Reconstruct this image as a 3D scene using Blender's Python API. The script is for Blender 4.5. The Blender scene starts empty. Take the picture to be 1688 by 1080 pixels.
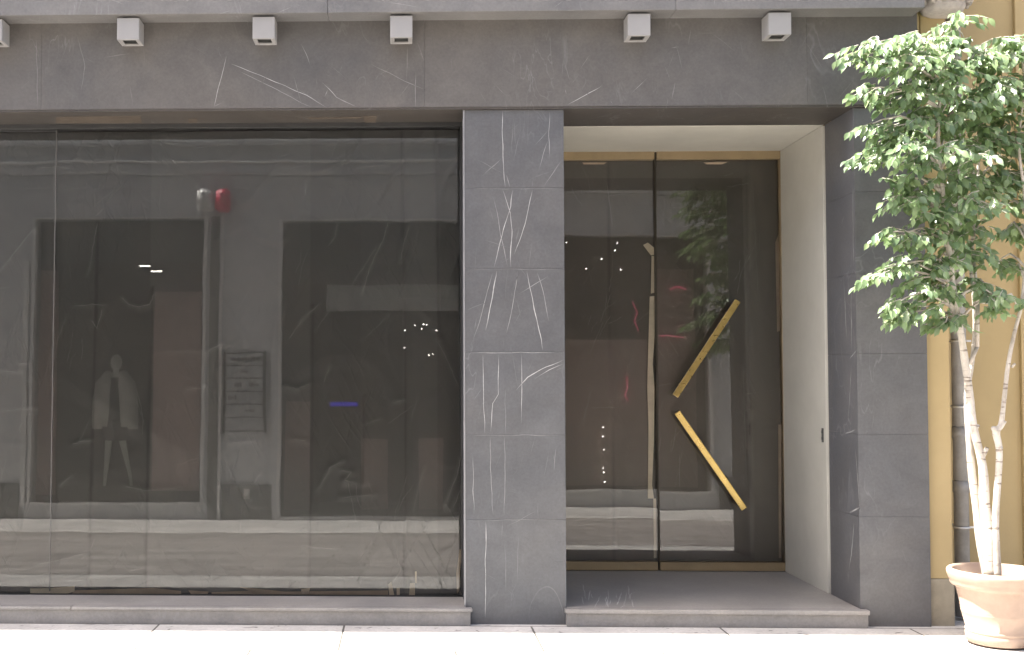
import bpy, bmesh, math, random
from mathutils import Vector, Matrix, noise as mn
random.seed(7)
S = bpy.context.scene
C = S.collection
# ------------------------------------------------------------------ camera model
W0, H0 = 1688.0, 1080.0
F = 1870.0                       # focal length in photo pixels
D = 6.8                          # camera to facade
CH = 1.4545                      # camera height above the pavement
PSI, TH = 0.0264, 0.034          # yaw to the left, pitch up
FX, FY = 665.0, 625.0            # foot of the perpendicular in the photo
Fw = Vector((-math.sin(PSI)*math.cos(TH), math.cos(PSI)*math.cos(TH), math.sin(TH)))
Rt = Vector((math.cos(PSI), math.sin(PSI), 0))
Up = Rt.cross(Fw)
CX = FX - F*Rt.y/Fw.y
CY = FY + F*Up.y/Fw.y
CAM = Vector((0, -D, CH))
def ray(px, py): return Fw + Rt*((px-CX)/F) + Up*((CY-py)/F)
def at(px, py, Y):
    d = ray(px, py); t = (Y+D)/d.y
    return CAM + d*t
def atx(px, py, X):
    d = ray(px, py); t = X/d.x
    return CAM + d*t
def atz(px, py, Z):
    d = ray(px, py); t = (Z-CH)/d.z
    return CAM + d*t
# ------------------------------------------------------------------ materials
def newmat(name):
    m = bpy.data.materials.new(name); m.use_nodes = True
    nt = m.node_tree; nt.nodes.clear()
    out = nt.nodes.new('ShaderNodeOutputMaterial')
    return m, nt, out
def N(nt, t, **kw):
    n = nt.nodes.new(t)
    for k, v in kw.items():
        if k in n.inputs: n.inputs[k].default_value = v
        else: setattr(n, k, v)
    return n
def ramp(nt, src, stops):
    r = nt.nodes.new('ShaderNodeValToRGB')
    while len(r.color_ramp.elements) < len(stops): r.color_ramp.elements.new(.5)
    for e, (p, c) in zip(r.color_ramp.elements, stops):
        e.position = p; e.color = (c[0], c[1], c[2], 1) if not isinstance(c, (int, float)) else (c, c, c, 1)
    nt.links.new(src, r.inputs['Fac']); return r.outputs['Color']
def nz(nt, scale, detail=4, rough=.55, vec=None, dist=0.0, stretch=None):
    tc = nt.nodes.new('ShaderNodeTexCoord'); v = tc.outputs['Object']
    if stretch:
        mp = nt.nodes.new('ShaderNodeMapping'); mp.inputs['Scale'].default_value = stretch
        nt.links.new(v, mp.inputs['Vector']); v = mp.outputs['Vector']
    n = N(nt, 'ShaderNodeTexNoise', Scale=scale, Detail=detail, Roughness=rough, Distortion=dist)
    nt.links.new(v, n.inputs['Vector']); return n.outputs['Fac']
def mixc(nt, fac, a, b, mode='MIX'):
    m = nt.nodes.new('ShaderNodeMix'); m.data_type = 'RGBA'; m.blend_type = mode
    for s, v in ((m.inputs[0], fac), (m.inputs[6], a), (m.inputs[7], b)):
        if hasattr(v, 'is_linked'): nt.links.new(v, s)
        elif isinstance(v, (int, float)): s.default_value = v
        else: s.default_value = (v[0], v[1], v[2], 1)
    return m.outputs[2]
def math_(nt, op, a, b=0.0):
    m = nt.nodes.new('ShaderNodeMath'); m.operation = op
    for s, v in zip(m.inputs, (a, b)):
        if hasattr(v, 'is_linked'): nt.links.new(v, s)
        else: s.default_value = v
    return m.outputs[0]
def bump(nt, h, strength, dist=.01):
    b = N(nt, 'ShaderNodeBump', Strength=strength, Distance=dist)
    nt.links.new(h, b.inputs['Height']); return b.outputs['Normal']
def pbr(name, col, rough=.6, metal=0.0, var=.15, vs=6.0, bs=0.0, bscale=40.0, spec=.5):
    m, nt, out = newmat(name)
    p = N(nt, 'ShaderNodeBsdfPrincipled', Roughness=rough, Metallic=metal)
    p.inputs['Specular IOR Level'].default_value = spec
    f = nz(nt, vs, 6, .65)
    c = ramp(nt, f, ((.25, [x*(1-var) for x in col]), (.75, [min(1, x*(1+var)) for x in col])))
    nt.links.new(c, p.inputs['Base Color'])
    r = math_(nt, 'ADD', math_(nt, 'MULTIPLY', nz(nt, vs*3, 4), .2), rough-.1)
    nt.links.new(r, p.inputs['Roughness'])
    if bs: nt.links.new(bump(nt, nz(nt, bscale, 6, .6), bs, .004), p.inputs['Normal'])
    nt.links.new(p.outputs[0], out.inputs['Surface'])
    return m
def stone_mat(name, base, rough=.5, warm=.06):
    m, nt, out = newmat(name)
    p = N(nt, 'ShaderNodeBsdfPrincipled', Roughness=rough)
    p.inputs['Specular IOR Level'].default_value = .5
    big = nz(nt, 1.1, 5, .6, dist=.8); mid = nz(nt, 5.0, 8, .7, dist=.5); fine = nz(nt, 60, 6, .7)
    b = base
    c = ramp(nt, big, ((.3, (b[0]*.86, b[1]*.87, b[2]*.9)), (.7, (b[0]*(1.08+warm), b[1]*1.08, b[2]*(1.08-warm)))))
    c = mixc(nt, 1.0, c, ramp(nt, mid, ((.25, .78), (.78, 1.2))), 'MULTIPLY')
    c = mixc(nt, 1.0, c, ramp(nt, fine, ((.25, .86), (.75, 1.14))), 'MULTIPLY')
    # fine web of pale mineral hairs
    hair = nz(nt, 2.4, 3, .5, dist=1.6, stretch=(1.6, 1.0, .55))
    h = ramp(nt, hair, ((.488, 0), (.5, 1), (.512, 0)))
    hm = ramp(nt, nz(nt, 1.7, 3), ((.52, 0), (.68, .55)))
    c = mixc(nt, math_(nt, 'MULTIPLY', math_(nt, 'MULTIPLY', h, hm), .35), c, (.42, .42, .43))
    a = nt.nodes.new('ShaderNodeVertexColor'); a.layer_name = 'marks'
    sep = nt.nodes.new('ShaderNodeSeparateColor'); nt.links.new(a.outputs['Color'], sep.inputs[0])
    c = mixc(nt, 1.0, c, mixc(nt, sep.outputs[1], (.8, .81, .83), (1.2, 1.19, 1.17)), 'MULTIPLY')
    vm = ramp(nt, nz(nt, 26, 4, .6), ((.28, .5), (.58, 1)))
    vf = math_(nt, 'MULTIPLY', sep.outputs[0], vm)
    c = mixc(nt, vf, c, (.80, .80, .78))
    c = mixc(nt, sep.outputs[2], c, (.03, .03, .03))
    nt.links.new(c, p.inputs['Base Color'])
    r = math_(nt, 'ADD', math_(nt, 'MULTIPLY', mid, .25), rough-.12)
    nt.links.new(r, p.inputs['Roughness'])
    nt.links.new(bump(nt, mixc(nt, .5, mid, fine), .12, .004), p.inputs['Normal'])
    nt.links.new(p.outputs[0], out.inputs['Surface'])
    return m
def glass_mat(name, ior, tint=(.945, .953, .947)):
    m, nt, out = newmat(name)
    t = N(nt, 'ShaderNodeBsdfTransparent'); t.inputs['Color'].default_value = (*tint, 1)
    g = N(nt, 'ShaderNodeBsdfGlossy', Roughness=0.0)
    fr = N(nt, 'ShaderNodeFresnel', IOR=ior)
    nt.links.new(bump(nt, nz(nt, 1.3, 2), .035, .02), g.inputs['Normal'])
    mx = nt.nodes.new('ShaderNodeMixShader')
    nt.links.new(fr.outputs[0], mx.inputs[0]); nt.links.new(t.outputs[0], mx.inputs[1]); nt.links.new(g.outputs[0], mx.inputs[2])
    nt.links.new(mx.outputs[0], out.inputs['Surface']); return m
def clear_mat(name):
    m, nt, out = newmat(name)
    t = N(nt, 'ShaderNodeBsdfTransparent'); nt.links.new(t.outputs[0], out.inputs['Surface']); return m
def emit_mat(name, col, s):
    m, nt, out = newmat(name)
    e = N(nt, 'ShaderNodeEmission', Strength=s); e.inputs['Color'].default_value = (*col, 1)
    nt.links.new(e.outputs[0], out.inputs['Surface']); return m

M = {}
M['stone'] = stone_mat('dark_veined_stone', (.098, .1015, .109))
M['lintel'] = stone_mat('grey_brown_stone', (.108, .103, .098), .55, .05)
M['cornice'] = stone_mat('pale_grey_stone', (.165, .162, .158), .55, .02)
M['step'] = stone_mat('skylit_step_stone', (.27, .257, .243), .42, .02)  # same stone, lightened to stand for sky light on its tops
M['soffit'] = stone_mat('shaded_soffit_stone', (.060, .054, .048), .5, .04)  # darker copy of the stone, painting in the shade under the lintel
M['kerb'] = pbr('pale_kerb', (.62, .60, .56), .7, var=.3, vs=2.2)
M['plaster'] = pbr('grey_plaster', (.33, .32, .30), .85, bs=.2)
M['beige'] = pbr('beige_lining', (.50, .485, .43), .6, var=.08, vs=3, bs=.04)
M['brass'] = pbr('brushed_bronze', (.31, .235, .135), .48, .2, var=.12, vs=8)
M['edge'] = pbr('bronze_edge', (.06, .05, .035), .5, .3)
M['gold'] = pbr('gold_bar', (.40, .29, .105), .30, .85, var=.18, vs=14)
M['darkmetal'] = pbr('dark_frame', (.03, .03, .03), .5)
M['alu'] = pbr('aluminium_paint', (.29, .285, .28), .5, .0, var=.04)
M['seal'] = pbr('grey_seal', (.13, .125, .12), .6)
M['steel'] = pbr('satin_trim_lit_edge', (.26, .26, .27), .4, .2)
M['grille'] = pbr('lamp_grille', (.045, .047, .045), .4)
M['glass'] = glass_mat('shop_glass', 1.78)
M['clear'] = clear_mat('glass_inner_face')
M['browntape'] = pbr('dull_brown_tape', (.085, .068, .052), .6, var=.25)
M['tape'] = pbr('brown_tape', (.44, .35, .26), .6, var=.2)
M['paletape'] = pbr('pale_tape', (.68, .60, .47), .7, var=.2)
M['oppglass'] = glass_mat('opposite_glass', 1.22)

def film_mat(name, base, tintb, bst=.3):
    m, nt, out = newmat(name)
    p = N(nt, 'ShaderNodeBsdfPrincipled', Roughness=.38)
    c = ramp(nt, nz(nt, .9, 4, .6, dist=.5), ((.35, base), (.68, tintb)))
    a = nt.nodes.new('ShaderNodeVertexColor'); a.layer_name = 'marks'
    sep = nt.nodes.new('ShaderNodeSeparateColor'); nt.links.new(a.outputs['Color'], sep.inputs[0])
    c = mixc(nt, 1.0, c, mixc(nt, sep.outputs[1], (.75, .75, .75), (1.25, 1.25, 1.25)), 'MULTIPLY')
    c = mixc(nt, sep.outputs[2], c, (.012, .012, .012))
    nt.links.new(c, p.inputs['Base Color'])
    c = mixc(nt, sep.outputs[0], c, (.36, .36, .35))  # crease whitening that also paints the light caught by the ridges
    nt.links.new(c, p.inputs['Base Color'])
    def rid(ang, sc, st, w):
        tc = nt.nodes.new('ShaderNodeTexCoord'); mp = nt.nodes.new('ShaderNodeMapping'); mp.inputs['Rotation'].default_value = (0, ang, 0); mp.vector_type = 'POINT'
        m2 = nt.nodes.new('ShaderNodeMapping'); m2.inputs['Scale'].default_value = st
        nt.links.new(tc.outputs['Object'], mp.inputs['Vector']); nt.links.new(mp.outputs['Vector'], m2.inputs['Vector'])
        n = N(nt, 'ShaderNodeTexNoise', Scale=sc, Detail=2, Roughness=.4, Distortion=.5); nt.links.new(m2.outputs['Vector'], n.inputs['Vector'])
        return ramp(nt, n.outputs['Fac'], ((.5-w, 0), (.5, 1), (.5+w, 0)))
    mask = ramp(nt, nz(nt, 1.6, 2), ((.45, .05), (.68, 1)))
    h = math_(nt, 'ADD', math_(nt, 'MULTIPLY', rid(.5, 3.2, (3.2, 1, .7), .05), .6), math_(nt, 'MULTIPLY', rid(-.35, 3.0, (2.6, 1, .5), .04), .5))
    h = math_(nt, 'ADD', math_(nt, 'MULTIPLY', h, mask), math_(nt, 'MULTIPLY', nz(nt, 9, 2, .4), .6))
    nt.links.new(bump(nt, h, bst, .012), p.inputs['Normal'])
    nt.links.new(p.outputs[0], out.inputs['Surface']); return m
M['film'] = film_mat('dark_plastic_film', (.106, .109, .107), (.130, .125, .117))
M['paper'] = film_mat('dark_brown_paper', (.118, .104, .086), (.144, .123, .102), .10)

def ground_mat():
    m, nt, out = newmat('paving_stone')
    p = N(nt, 'ShaderNodeBsdfPrincipled', Roughness=.75)
    tc = nt.nodes.new('ShaderNodeTexCoord')
    mp = nt.nodes.new('ShaderNodeMapping'); nt.links.new(tc.outputs['Object'], mp.inputs['Vector'])
    mp.inputs['Location'].default_value = (.35, .05, 0)
    br = N(nt, 'ShaderNodeTexBrick', Scale=1.0)
    br.inputs['Brick Width'].default_value = 1.1; br.inputs['Row Height'].default_value = .62
    br.inputs['Mortar Size'].default_value = .007; br.inputs['Mortar Smooth'].default_value = .3
    br.inputs['Color1'].default_value = (.55, .53, .505, 1); br.inputs['Color2'].default_value = (.61, .59, .56, 1)
    br.inputs['Mortar'].default_value = (.12, .11, .095, 1); br.offset = .43
    nt.links.new(mp.outputs['Vector'], br.inputs['Vector'])
    c = mixc(nt, 1.0, br.outputs['Color'], ramp(nt, nz(nt, 2.2, 8, .7), ((.25, .62), (.75, 1.16))), 'MULTIPLY')
    c = mixc(nt, 1.0, c, ramp(nt, nz(nt, 45, 6, .75), ((.3, .82), (.7, 1.1))), 'MULTIPLY')
    spots = ramp(nt, nz(nt, 16, 2, .5, dist=.6, stretch=(.8, 1.4, 1)), ((.66, 0), (.71, .85)))
    c = mixc(nt, spots, c, (.10, .09, .08))
    nt.links.new(c, p.inputs['Base Color'])
    h = math_(nt, 'SUBTRACT', nz(nt, 45, 6, .7), math_(nt, 'MULTIPLY', br.outputs['Fac'], 1.0))
    nt.links.new(bump(nt, h, .35, .006), p.inputs['Normal'])
    nt.links.new(p.outputs[0], out.inputs['Surface']); return m
M['ground'] = ground_mat()
# ------------------------------------------------------------------ mesh builder
class MB:
    def __init__(s): s.v = []; s.f = []; s.c = []; s.mi = []; s.smooth = []
    def add(s, vs, fs, col=(0, .5, 0), mi=0, smooth=False):
        o = len(s.v); s.v += [tuple(v) for v in vs]
        s.c += (col if isinstance(col, list) else [col]*len(vs))
        for f in fs: s.f.append([i+o for i in f]); s.mi.append(mi); s.smooth.append(smooth)
    def bm(s, b, col=(0, .5, 0), mi=0, smooth=False):
        b.verts.ensure_lookup_table(); b.verts.index_update()
        s.add([v.co.copy() for v in b.verts], [[v.index for v in f.verts] for f in b.faces], col, mi, smooth); b.free()
    def box(s, x0, x1, y0, y1, z0, z1, bev=0.004, col=(0, .5, 0), mi=0, seg=2, rot=None):
        b = bmesh.new(); bmesh.ops.create_cube(b, size=1)
        for v in b.verts:
            v.co = Vector(((x0+x1)/2+v.co.x*(x1-x0), (y0+y1)/2+v.co.y*(y1-y0), (z0+z1)/2+v.co.z*(z1-z0)))
        if bev: bmesh.ops.bevel(b, geom=b.edges[:], offset=bev, segments=seg, affect='EDGES', profile=.6)
        if rot: bmesh.ops.transform(b, matrix=rot, verts=b.verts)
        s.bm(b, col, mi)
    def tube(s, pts, rad, seg=10, col=(0, .5, 0), mi=0, cap=True):
        pts = [Vector(p) for p in pts]; n = len(pts)
        rs = rad if isinstance(rad, (list, tuple)) else [rad]*n
        vs = []; fs = []; ref = None
        for i, p in enumerate(pts):
            t = (pts[min(i+1, n-1)]-pts[max(i-1, 0)]).normalized()
            if ref is None:
                ref = Vector((0, 1, 0)) if abs(t.y) < .9 else Vector((1, 0, 0))
            u = (ref - t*ref.dot(t)).normalized(); ref = u; w = t.cross(u)
            for k in range(seg):
                a = 2*math.pi*k/seg; vs.append(p+(u*math.cos(a)+w*math.sin(a))*rs[i])
        for i in range(n-1):
            for k in range(seg):
                fs.append([i*seg+k, i*seg+(k+1) % seg, (i+1)*seg+(k+1) % seg, (i+1)*seg+k])
        if cap: fs.append(list(range(seg))[::-1]); fs.append([(n-1)*seg+k for k in range(seg)])
        s.add(vs, fs, col, mi, True)
    def lathe(s, prof, cx, cy, seg=48, col=(0, .5, 0), mi=0):
        vs = []; fs = []; n = len(prof)
        for r, z in prof:
            for k in range(seg):
                a = 2*math.pi*k/seg; vs.append((cx+r*math.cos(a), cy+r*math.sin(a), z))
        for i in range(n-1):
            for k in range(seg):
                fs.append([i*seg+k, i*seg+(k+1) % seg, (i+1)*seg+(k+1) % seg, (i+1)*seg+k])
        s.add(vs, fs, col, mi, True)
    def ribbon(s, pts, nrm, width, strength, lift=.0007, dark=False):
        pts = [Vector(p) for p in pts]; nrm = Vector(nrm); fine = []
        for a, b in zip(pts, pts[1:]):
            L = (b-a).length; k = max(2, int(L/.03))
            for i in range(k): fine.append(a.lerp(b, i/k))
        fine.append(pts[-1]); n = len(fine); vs = []; cs = []; fs = []
        sd = random.random()*100
        for i, p in enumerate(fine):
            t = (fine[min(i+1, n-1)]-fine[max(i-1, 0)]).normalized(); side = nrm.cross(t).normalized()
            q = p + side*(mn.noise(Vector((i*.35, sd, 0)))*.006) + nrm*lift
            env = min(1, i/2.5, (n-1-i)/2.5); w = width*(.55+.75*abs(mn.noise(Vector((i*.22, sd, 5)))))
            st = strength*env*(.6+.4*min(1, .5+mn.noise(Vector((i*.3, sd, 9)))*1.2))
            for k, o in enumerate((-1, 0, 1)):
                vs.append(q+side*(w*o)); st2 = st if k == 1 else 0
                cs.append((0, .5, st2) if dark else (st2, .5, 0))
        for i in range(n-1):
            for k in range(2): fs.append([i*3+k, i*3+k+1, (i+1)*3+k+1, (i+1)*3+k])
        s.add(vs, fs, cs, 0)
    def build(s, name, mats, parent=None, loc=None):
        off = Vector((0, 0, 0)); q = parent
        while q: off += q.location; q = q.parent
        me = bpy.data.meshes.new(name); me.from_pydata([tuple(Vector(v)-off) for v in s.v], [], s.f)
        for m in (mats if isinstance(mats, (list, tuple)) else [mats]): me.materials.append(m)
        me.polygons.foreach_set('material_index', s.mi); me.polygons.foreach_set('use_smooth', s.smooth)
        ca = me.color_attributes.new('marks', 'FLOAT_COLOR', 'POINT')
        flat = []
        for c in s.c: flat += [c[0], c[1], c[2], 1]
        ca.data.foreach_set('color', flat)
        me.update(); o = bpy.data.objects.new(name, me); C.objects.link(o)
        if parent: o.parent = parent
        return o
def recalc(o):
    b = bmesh.new(); b.from_mesh(o.data); bmesh.ops.recalc_face_normals(b, faces=b.faces); b.to_mesh(o.data); b.free()
def tag(o, label=None, cat=None, group=None, kind=None):
    if label: o['label'] = label
    if cat: o['category'] = cat
    if group: o['group'] = group
    if kind: o['kind'] = kind
    return o
def empty(name, loc, label, cat, group=None):
    o = bpy.data.objects.new(name, None); C.objects.link(o); o.location = loc; o.empty_display_size = .1
    return tag(o, label, cat, group)
def tone(): return (0, random.uniform(.38, .62), 0)
# ------------------------------------------------------------------ key dimensions
GX = lambda px, Y=0.0: at(px, FY, Y).x          # world x of a photo column at depth Y
GZ = lambda py, Y=0.0, px=FX: at(px, py, Y).z
RV = 1.29                                       # door plane
WY = .33                                        # window plane
LZ = GZ(180, -.02)                              # underside of the lintel
CZ = GZ(20, -.18)                               # underside of the cornice
SZ = GZ(1003, -.06)                             # sill and step top
PX0, PX1 = GX(767), GX(931.5)                   # pillar
QX0, QX1 = GX(1413), GX(1529)                   # right pilaster
XL = -7.0                                       # the storefront goes on past the left of the frame
TOP = 17.0
# ------------------------------------------------------------------ ground
g = MB(); xs = [-160, -60, -20, -8, -4, -2, 0, 2, 4, 8, 20, 60, 160]
ys = [60, 8, 2, 0, -.5, -.9, -2, -4, -6, -8, -10, -12, -20, -60, -160]
def gz(y): return 0 if y > -.9 else -.346*min(1, (-.9-y)/7.1)
vs = [(x, y, gz(y)) for y in ys for x in xs]; nx = len(xs)
g.add(vs, [[j*nx+i, j*nx+i+1, (j+1)*nx+i+1, (j+1)*nx+i][::-1] for j in range(len(ys)-1) for i in range(nx-1)])
o = g.build('street', M['ground']); tag(o, 'sunlit pale paving stones of the street in front of the shop', 'paving', kind='structure')
# darker roadway in the middle of the lane and the kerb line beyond it
def road_mat():
    m, nt, out = newmat('worn_road_setts')
    p = N(nt, 'ShaderNodeBsdfPrincipled', Roughness=.8); tc = nt.nodes.new('ShaderNodeTexCoord')
    br = N(nt, 'ShaderNodeTexBrick', Scale=1.0); br.inputs['Brick Width'].default_value = .7; br.inputs['Row Height'].default_value = .38; br.inputs['Mortar Size'].default_value = .012
    br.inputs['Color1'].default_value = (.245, .222, .208, 1); br.inputs['Color2'].default_value = (.355, .325, .305, 1); br.inputs['Mortar'].default_value = (.10, .09, .08, 1)
    nt.links.new(tc.outputs['Object'], br.inputs['Vector'])
    c = mixc(nt, 1.0, br.outputs['Color'], ramp(nt, nz(nt, .9, 6, .7, stretch=(.6, 1.6, 1)), ((.3, .62), (.7, 1.2))), 'MULTIPLY')
    c = mixc(nt, 1.0, c, ramp(nt, nz(nt, 9, 6, .75, stretch=(.6, 1.4, 1)), ((.3, .75), (.7, 1.18))), 'MULTIPLY')
    nt.links.new(c, p.inputs['Base Color']); nt.links.new(bump(nt, nz(nt, 20, 5), .4, .01), p.inputs['Normal']); nt.links.new(p.outputs[0], out.inputs['Surface']); return m
M['road'] = road_mat()
def strip(name, y0, y1, lift, mat, label, xs):
    mb = MB(); n = 14; vs = []
    for j in range(n+1):
        y = y0+(y1-y0)*j/n
        for x in xs: vs.append((x, y, gz(y)+lift))
    k = len(xs); mb.add(vs, [[j*k+i, (j+1)*k+i, (j+1)*k+i+1, j*k+i+1] for j in range(n) for i in range(k-1)])
    o = mb.build(name, mat); tag(o, label, 'road', kind='structure'); return o
strip('kerb', -8.25, -8.38, .012, M['kerb'], 'pale kerb line at the far edge of the roadway', [-60, -20, -6, 0, 6, 20, 60])
strip('roadway', -1.7, -8.25, .004, M['road'], 'darker worn stone roadway along the middle of the lane', [-60, -20, -6, 0, 6, 20, 60])
# ------------------------------------------------------------------ storefront
sf = empty('storefront', (0, 0, 0), 'dark grey veined stone storefront with large covered window, recessed glass doors and projecting cornice', 'shop front')
SX1 = GX(1519)
FRONT = (0, -1, 0)
def vein(mb, pts, Y, w=1.5, s=.6, dark=False):
    mb.ribbon([at(x, y, Y) for x, y in pts], FRONT, w*.0027*(D+Y)/D, min(1, s*1.15), dark=dark)
# lintel: slabs in one mesh
mb = MB(); ls = -.02
cuts = [XL, GX(65), GX(700), GX(1335), SX1]
for a, b in zip(cuts, cuts[1:]): mb.box(a+.0004, b-.0004, ls, .34, LZ+.011, CZ+.02, .0012, tone())
for p, w, s in [([(374,92),(366,125),(352,178)],1.2,.8), ([(380,106),(430,125),(470,142),(505,158),(540,178)],1.1,.7), ([(395,118),(440,140),(480,160),(515,178)],1,.35),
    ([(497,72),(507,95),(512,110)],1,.4), ([(530,135),(555,160),(590,178)],1,.55), ([(535,160),(541,148)],1,.7), ([(521,128),(523,146)],1,.3),
    ([(672,75),(670,135)],1,.25), ([(686,118),(684,178)],1,.5), ([(610,105),(650,125),(700,148)],1,.3), ([(994,140),(965,158),(935,174)],1.2,.75),
    ([(932,147),(933,156)],1.2,.7), ([(1113,135),(1107,165)],1.3,.75), ([(1068,128),(1040,155)],1,.4), ([(1105,80),(1120,78)],1.2,.5), ([(973,90),(955,114)],1.2,.4),
    ([(1140,45),(1135,75)],1,.3), ([(1095,105),(1105,135)],1,.25), ([(930,100),(940,135)],1,.25), ([(170,95),(215,88)],1,.2), ([(128,60),(140,110),(133,150)],1,.18),
    ([(1010,172),(1007,165)],1,.4), ([(1098,178),(1101,160)],1,.4), ([(352,176),(365,170)],1.2,.5), ([(1355,140),(1365,178)],1,.3), ([(60,60),(62,178)],1.1,.2)]:
    vein(mb, p, ls, w, s)
for i in range(46):
    x = random.uniform(-40, 1480); y = random.uniform(45, 165); a = random.choice((1.2, 1.4, .6, 2.4, 1.8))+random.gauss(0, .3); L = random.uniform(12, 60)
    q = (x+math.cos(a)*L, min(176, y+math.sin(a)*L)); vein(mb, [(x, y), q], ls, .9, random.uniform(.08, .22))
mb.build('lintel', M['lintel'], sf)
# cornice
mb = MB(); cc = [XL, GX(-350, -.18), GX(539, -.18), GX(1120, -.18), GX(1535, -.18)]
for a, b in zip(cc, cc[1:]): mb.box(a+.0005, b-.0005, -.18, .2, CZ, CZ+.46, .004, tone())
for p, s in [([(178,-2),(205,8)],.7), ([(362,22),(382,17)],.5), ([(482,11),(458,21)],.45), ([(488,8),(495,10)],.6), ([(912,13),(930,0)],.6), ([(1178,-4),(1176,10)],.6), ([(122,4),(124,17)],.35), ([(640,4),(690,12)],.3)]:
    vein(mb, p, -.18, 1.2, s)
mb.build('cornice', M['cornice'], sf)
# upper wall and the body of the building behind
mb = MB(); mb.box(XL-11, GX(1535), 0, .34, CZ+.46, TOP, .01); mb.box(XL-11, XL-.26, 0, .34, -.1, CZ+.45, .01); mb.build('upper_wall', M['plaster'], sf)
mb = MB(); mb.box(XL, GX(1535), 1.75, 7, -.1, TOP, 0); mb.box(XL-.25, XL, -.02, 7, -.1, TOP, 0); mb.box(XL, GX(1535), .34, 1.75, LZ+.6, TOP, 0)
mb.build('rear_wall', M['plaster'], sf)
# pillar of six slabs
mb = MB(); js = [LZ-.003] + [GZ(y, 0, 770) for y in (310, 443, 580, 717, 856)] + [-.05]
for a, b in zip(js, js[1:]): mb.box(PX0, PX1, 0, .60, b+.0004, a-.0004, .0015, tone())
PV = [([(829,182),(828,215),(829,250),(831,295),(833,309)],1.3,.85), ([(836,288),(840,309)],1.6,.9), ([(906,184),(905,225),(906,260)],1.2,.6), ([(904,232),(895,255),(888,280)],1,.5),
 ([(928,262),(895,309)],1,.45), ([(828,260),(795,290)],1.2,.3), ([(845,200),(844,255)],1,.25), ([(880,240),(905,215)],1,.3), ([(878,296),(877,309)],1,.3),
 ([(846,312),(842,340),(825,395),(814,442)],1.2,.8), ([(829,312),(840,350),(844,380),(841,442)],1.2,.8), ([(814,325),(825,385),(838,440)],1,.45), ([(878,312),(865,370),(848,420)],1.2,.75),
 ([(856,375),(850,400)],2,.25), ([(876,400),(872,440)],1,.2), ([(819,446),(812,490),(800,545)],1.4,.85), ([(853,446),(848,490),(835,550)],1,.5), ([(868,446),(876,485),(892,560),(895,578)],1.4,.85),
 ([(886,448),(895,480),(905,530)],1,.5), ([(905,455),(880,470),(855,485)],1,.4), ([(812,450),(790,530),(780,560)],1.2,.35), ([(770,512),(800,500)],1.2,.3), ([(786,525),(782,545)],1.4,.5),
 ([(775,581.3),(918,581.3)],1,.55), ([(796,583),(797,650),(799,716)],1.3,.75), ([(822,583),(822,650),(812,665),(809,716)],1.1,.6), ([(860,583),(859,700)],1.2,.65),
 ([(930,593),(900,605),(870,622),(848,645)],1.4,.9), ([(930,600),(905,610),(880,625)],1.2,.7), ([(929,606),(915,612)],1.2,.6), ([(833,640),(834,716)],1,.3), ([(795,640),(780,660)],1,.3),
 ([(808,719),(808,770),(813,850)],1,.45), ([(832,719),(833,780),(831,850)],1,.5), ([(780,750),(781,850)],1,.5), ([(917,735),(912,778)],1,.35), ([(914,745),(911,760)],1,.3),
 ([(801,858),(800,940),(800,1020)],1.2,.75), ([(790,858),(791,872)],1,.5), ([(827,858),(827,890)],1,.45), ([(855,880),(852,960)],1,.2), ([(833,890),(834,980)],1,.2),
 ([(775,311.2),(925,311.2)],.8,.25), ([(775,444),(925,444)],.8,.22), ([(778,718),(928,718)],.8,.3), ([(780,857),(930,857)],.8,.3)]
for p, w, s in PV: vein(mb, p, 0, w, s)
for p in ([(914,893),(932,893)], [(910,922),(918,926),(932,926)]): vein(mb, p, 0, 1.1, .6, True)
for i in range(40):
    x = random.uniform(775, 920); y = random.uniform(190, 1000); L = random.uniform(15, 60); a = random.choice((1.5, 1.7, .5, 2.5))+random.gauss(0, .15)
    x2 = x+math.cos(a)*L
    if 772 < x2 < 926: vein(mb, [(x, y), (x2, min(1015, y+math.sin(a)*L))], 0, .9, random.uniform(.08, .22))
mb.build('pillar', M['stone'], sf)
# right pilaster: front and reveal
mb = MB(); jq = [LZ-.003] + [GZ(y, 0, 1440) for y in (316, 450, 583, 716, 852)] + [-.05]
for a, b in zip(jq, jq[1:]): mb.box(QX0, QX1, 0, .46, b+.0004, a-.0004, .0015, tone())
for p, w, s in [([(1400,592),(1413,577)],1.6,.8), ([(1392,716),(1411,709)],1.4,.7), ([(1400,845),(1418,838)],1.6,.8), ([(1408,862),(1404,915),(1399,940)],1.4,.8), ([(1391,455),(1396,560)],1.2,.45),
     ([(1404,600),(1398,700)],1.2,.35), ([(1410,740),(1415,800),(1416,830)],1.2,.5), ([(1387,370),(1392,355)],1.4,.5), ([(1403,470),(1404,580)],1.4,.4), ([(1406,300),(1407,440)],1.6,.3), ([(1399,940),(1398,960)],1.4,.4)]:
    mb.ribbon([atx(x, y, QX0) for x, y in p], (-1, 0, 0), w*.006, s)
for i in range(10):
    x = random.uniform(1425, 1510); y = random.uniform(400, 1000); vein(mb, [(x, y), (x+random.uniform(-10, 10), y+30)], 0, .9, random.uniform(.06, .16))
mb.build('pilaster', M['stone'], sf)
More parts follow.
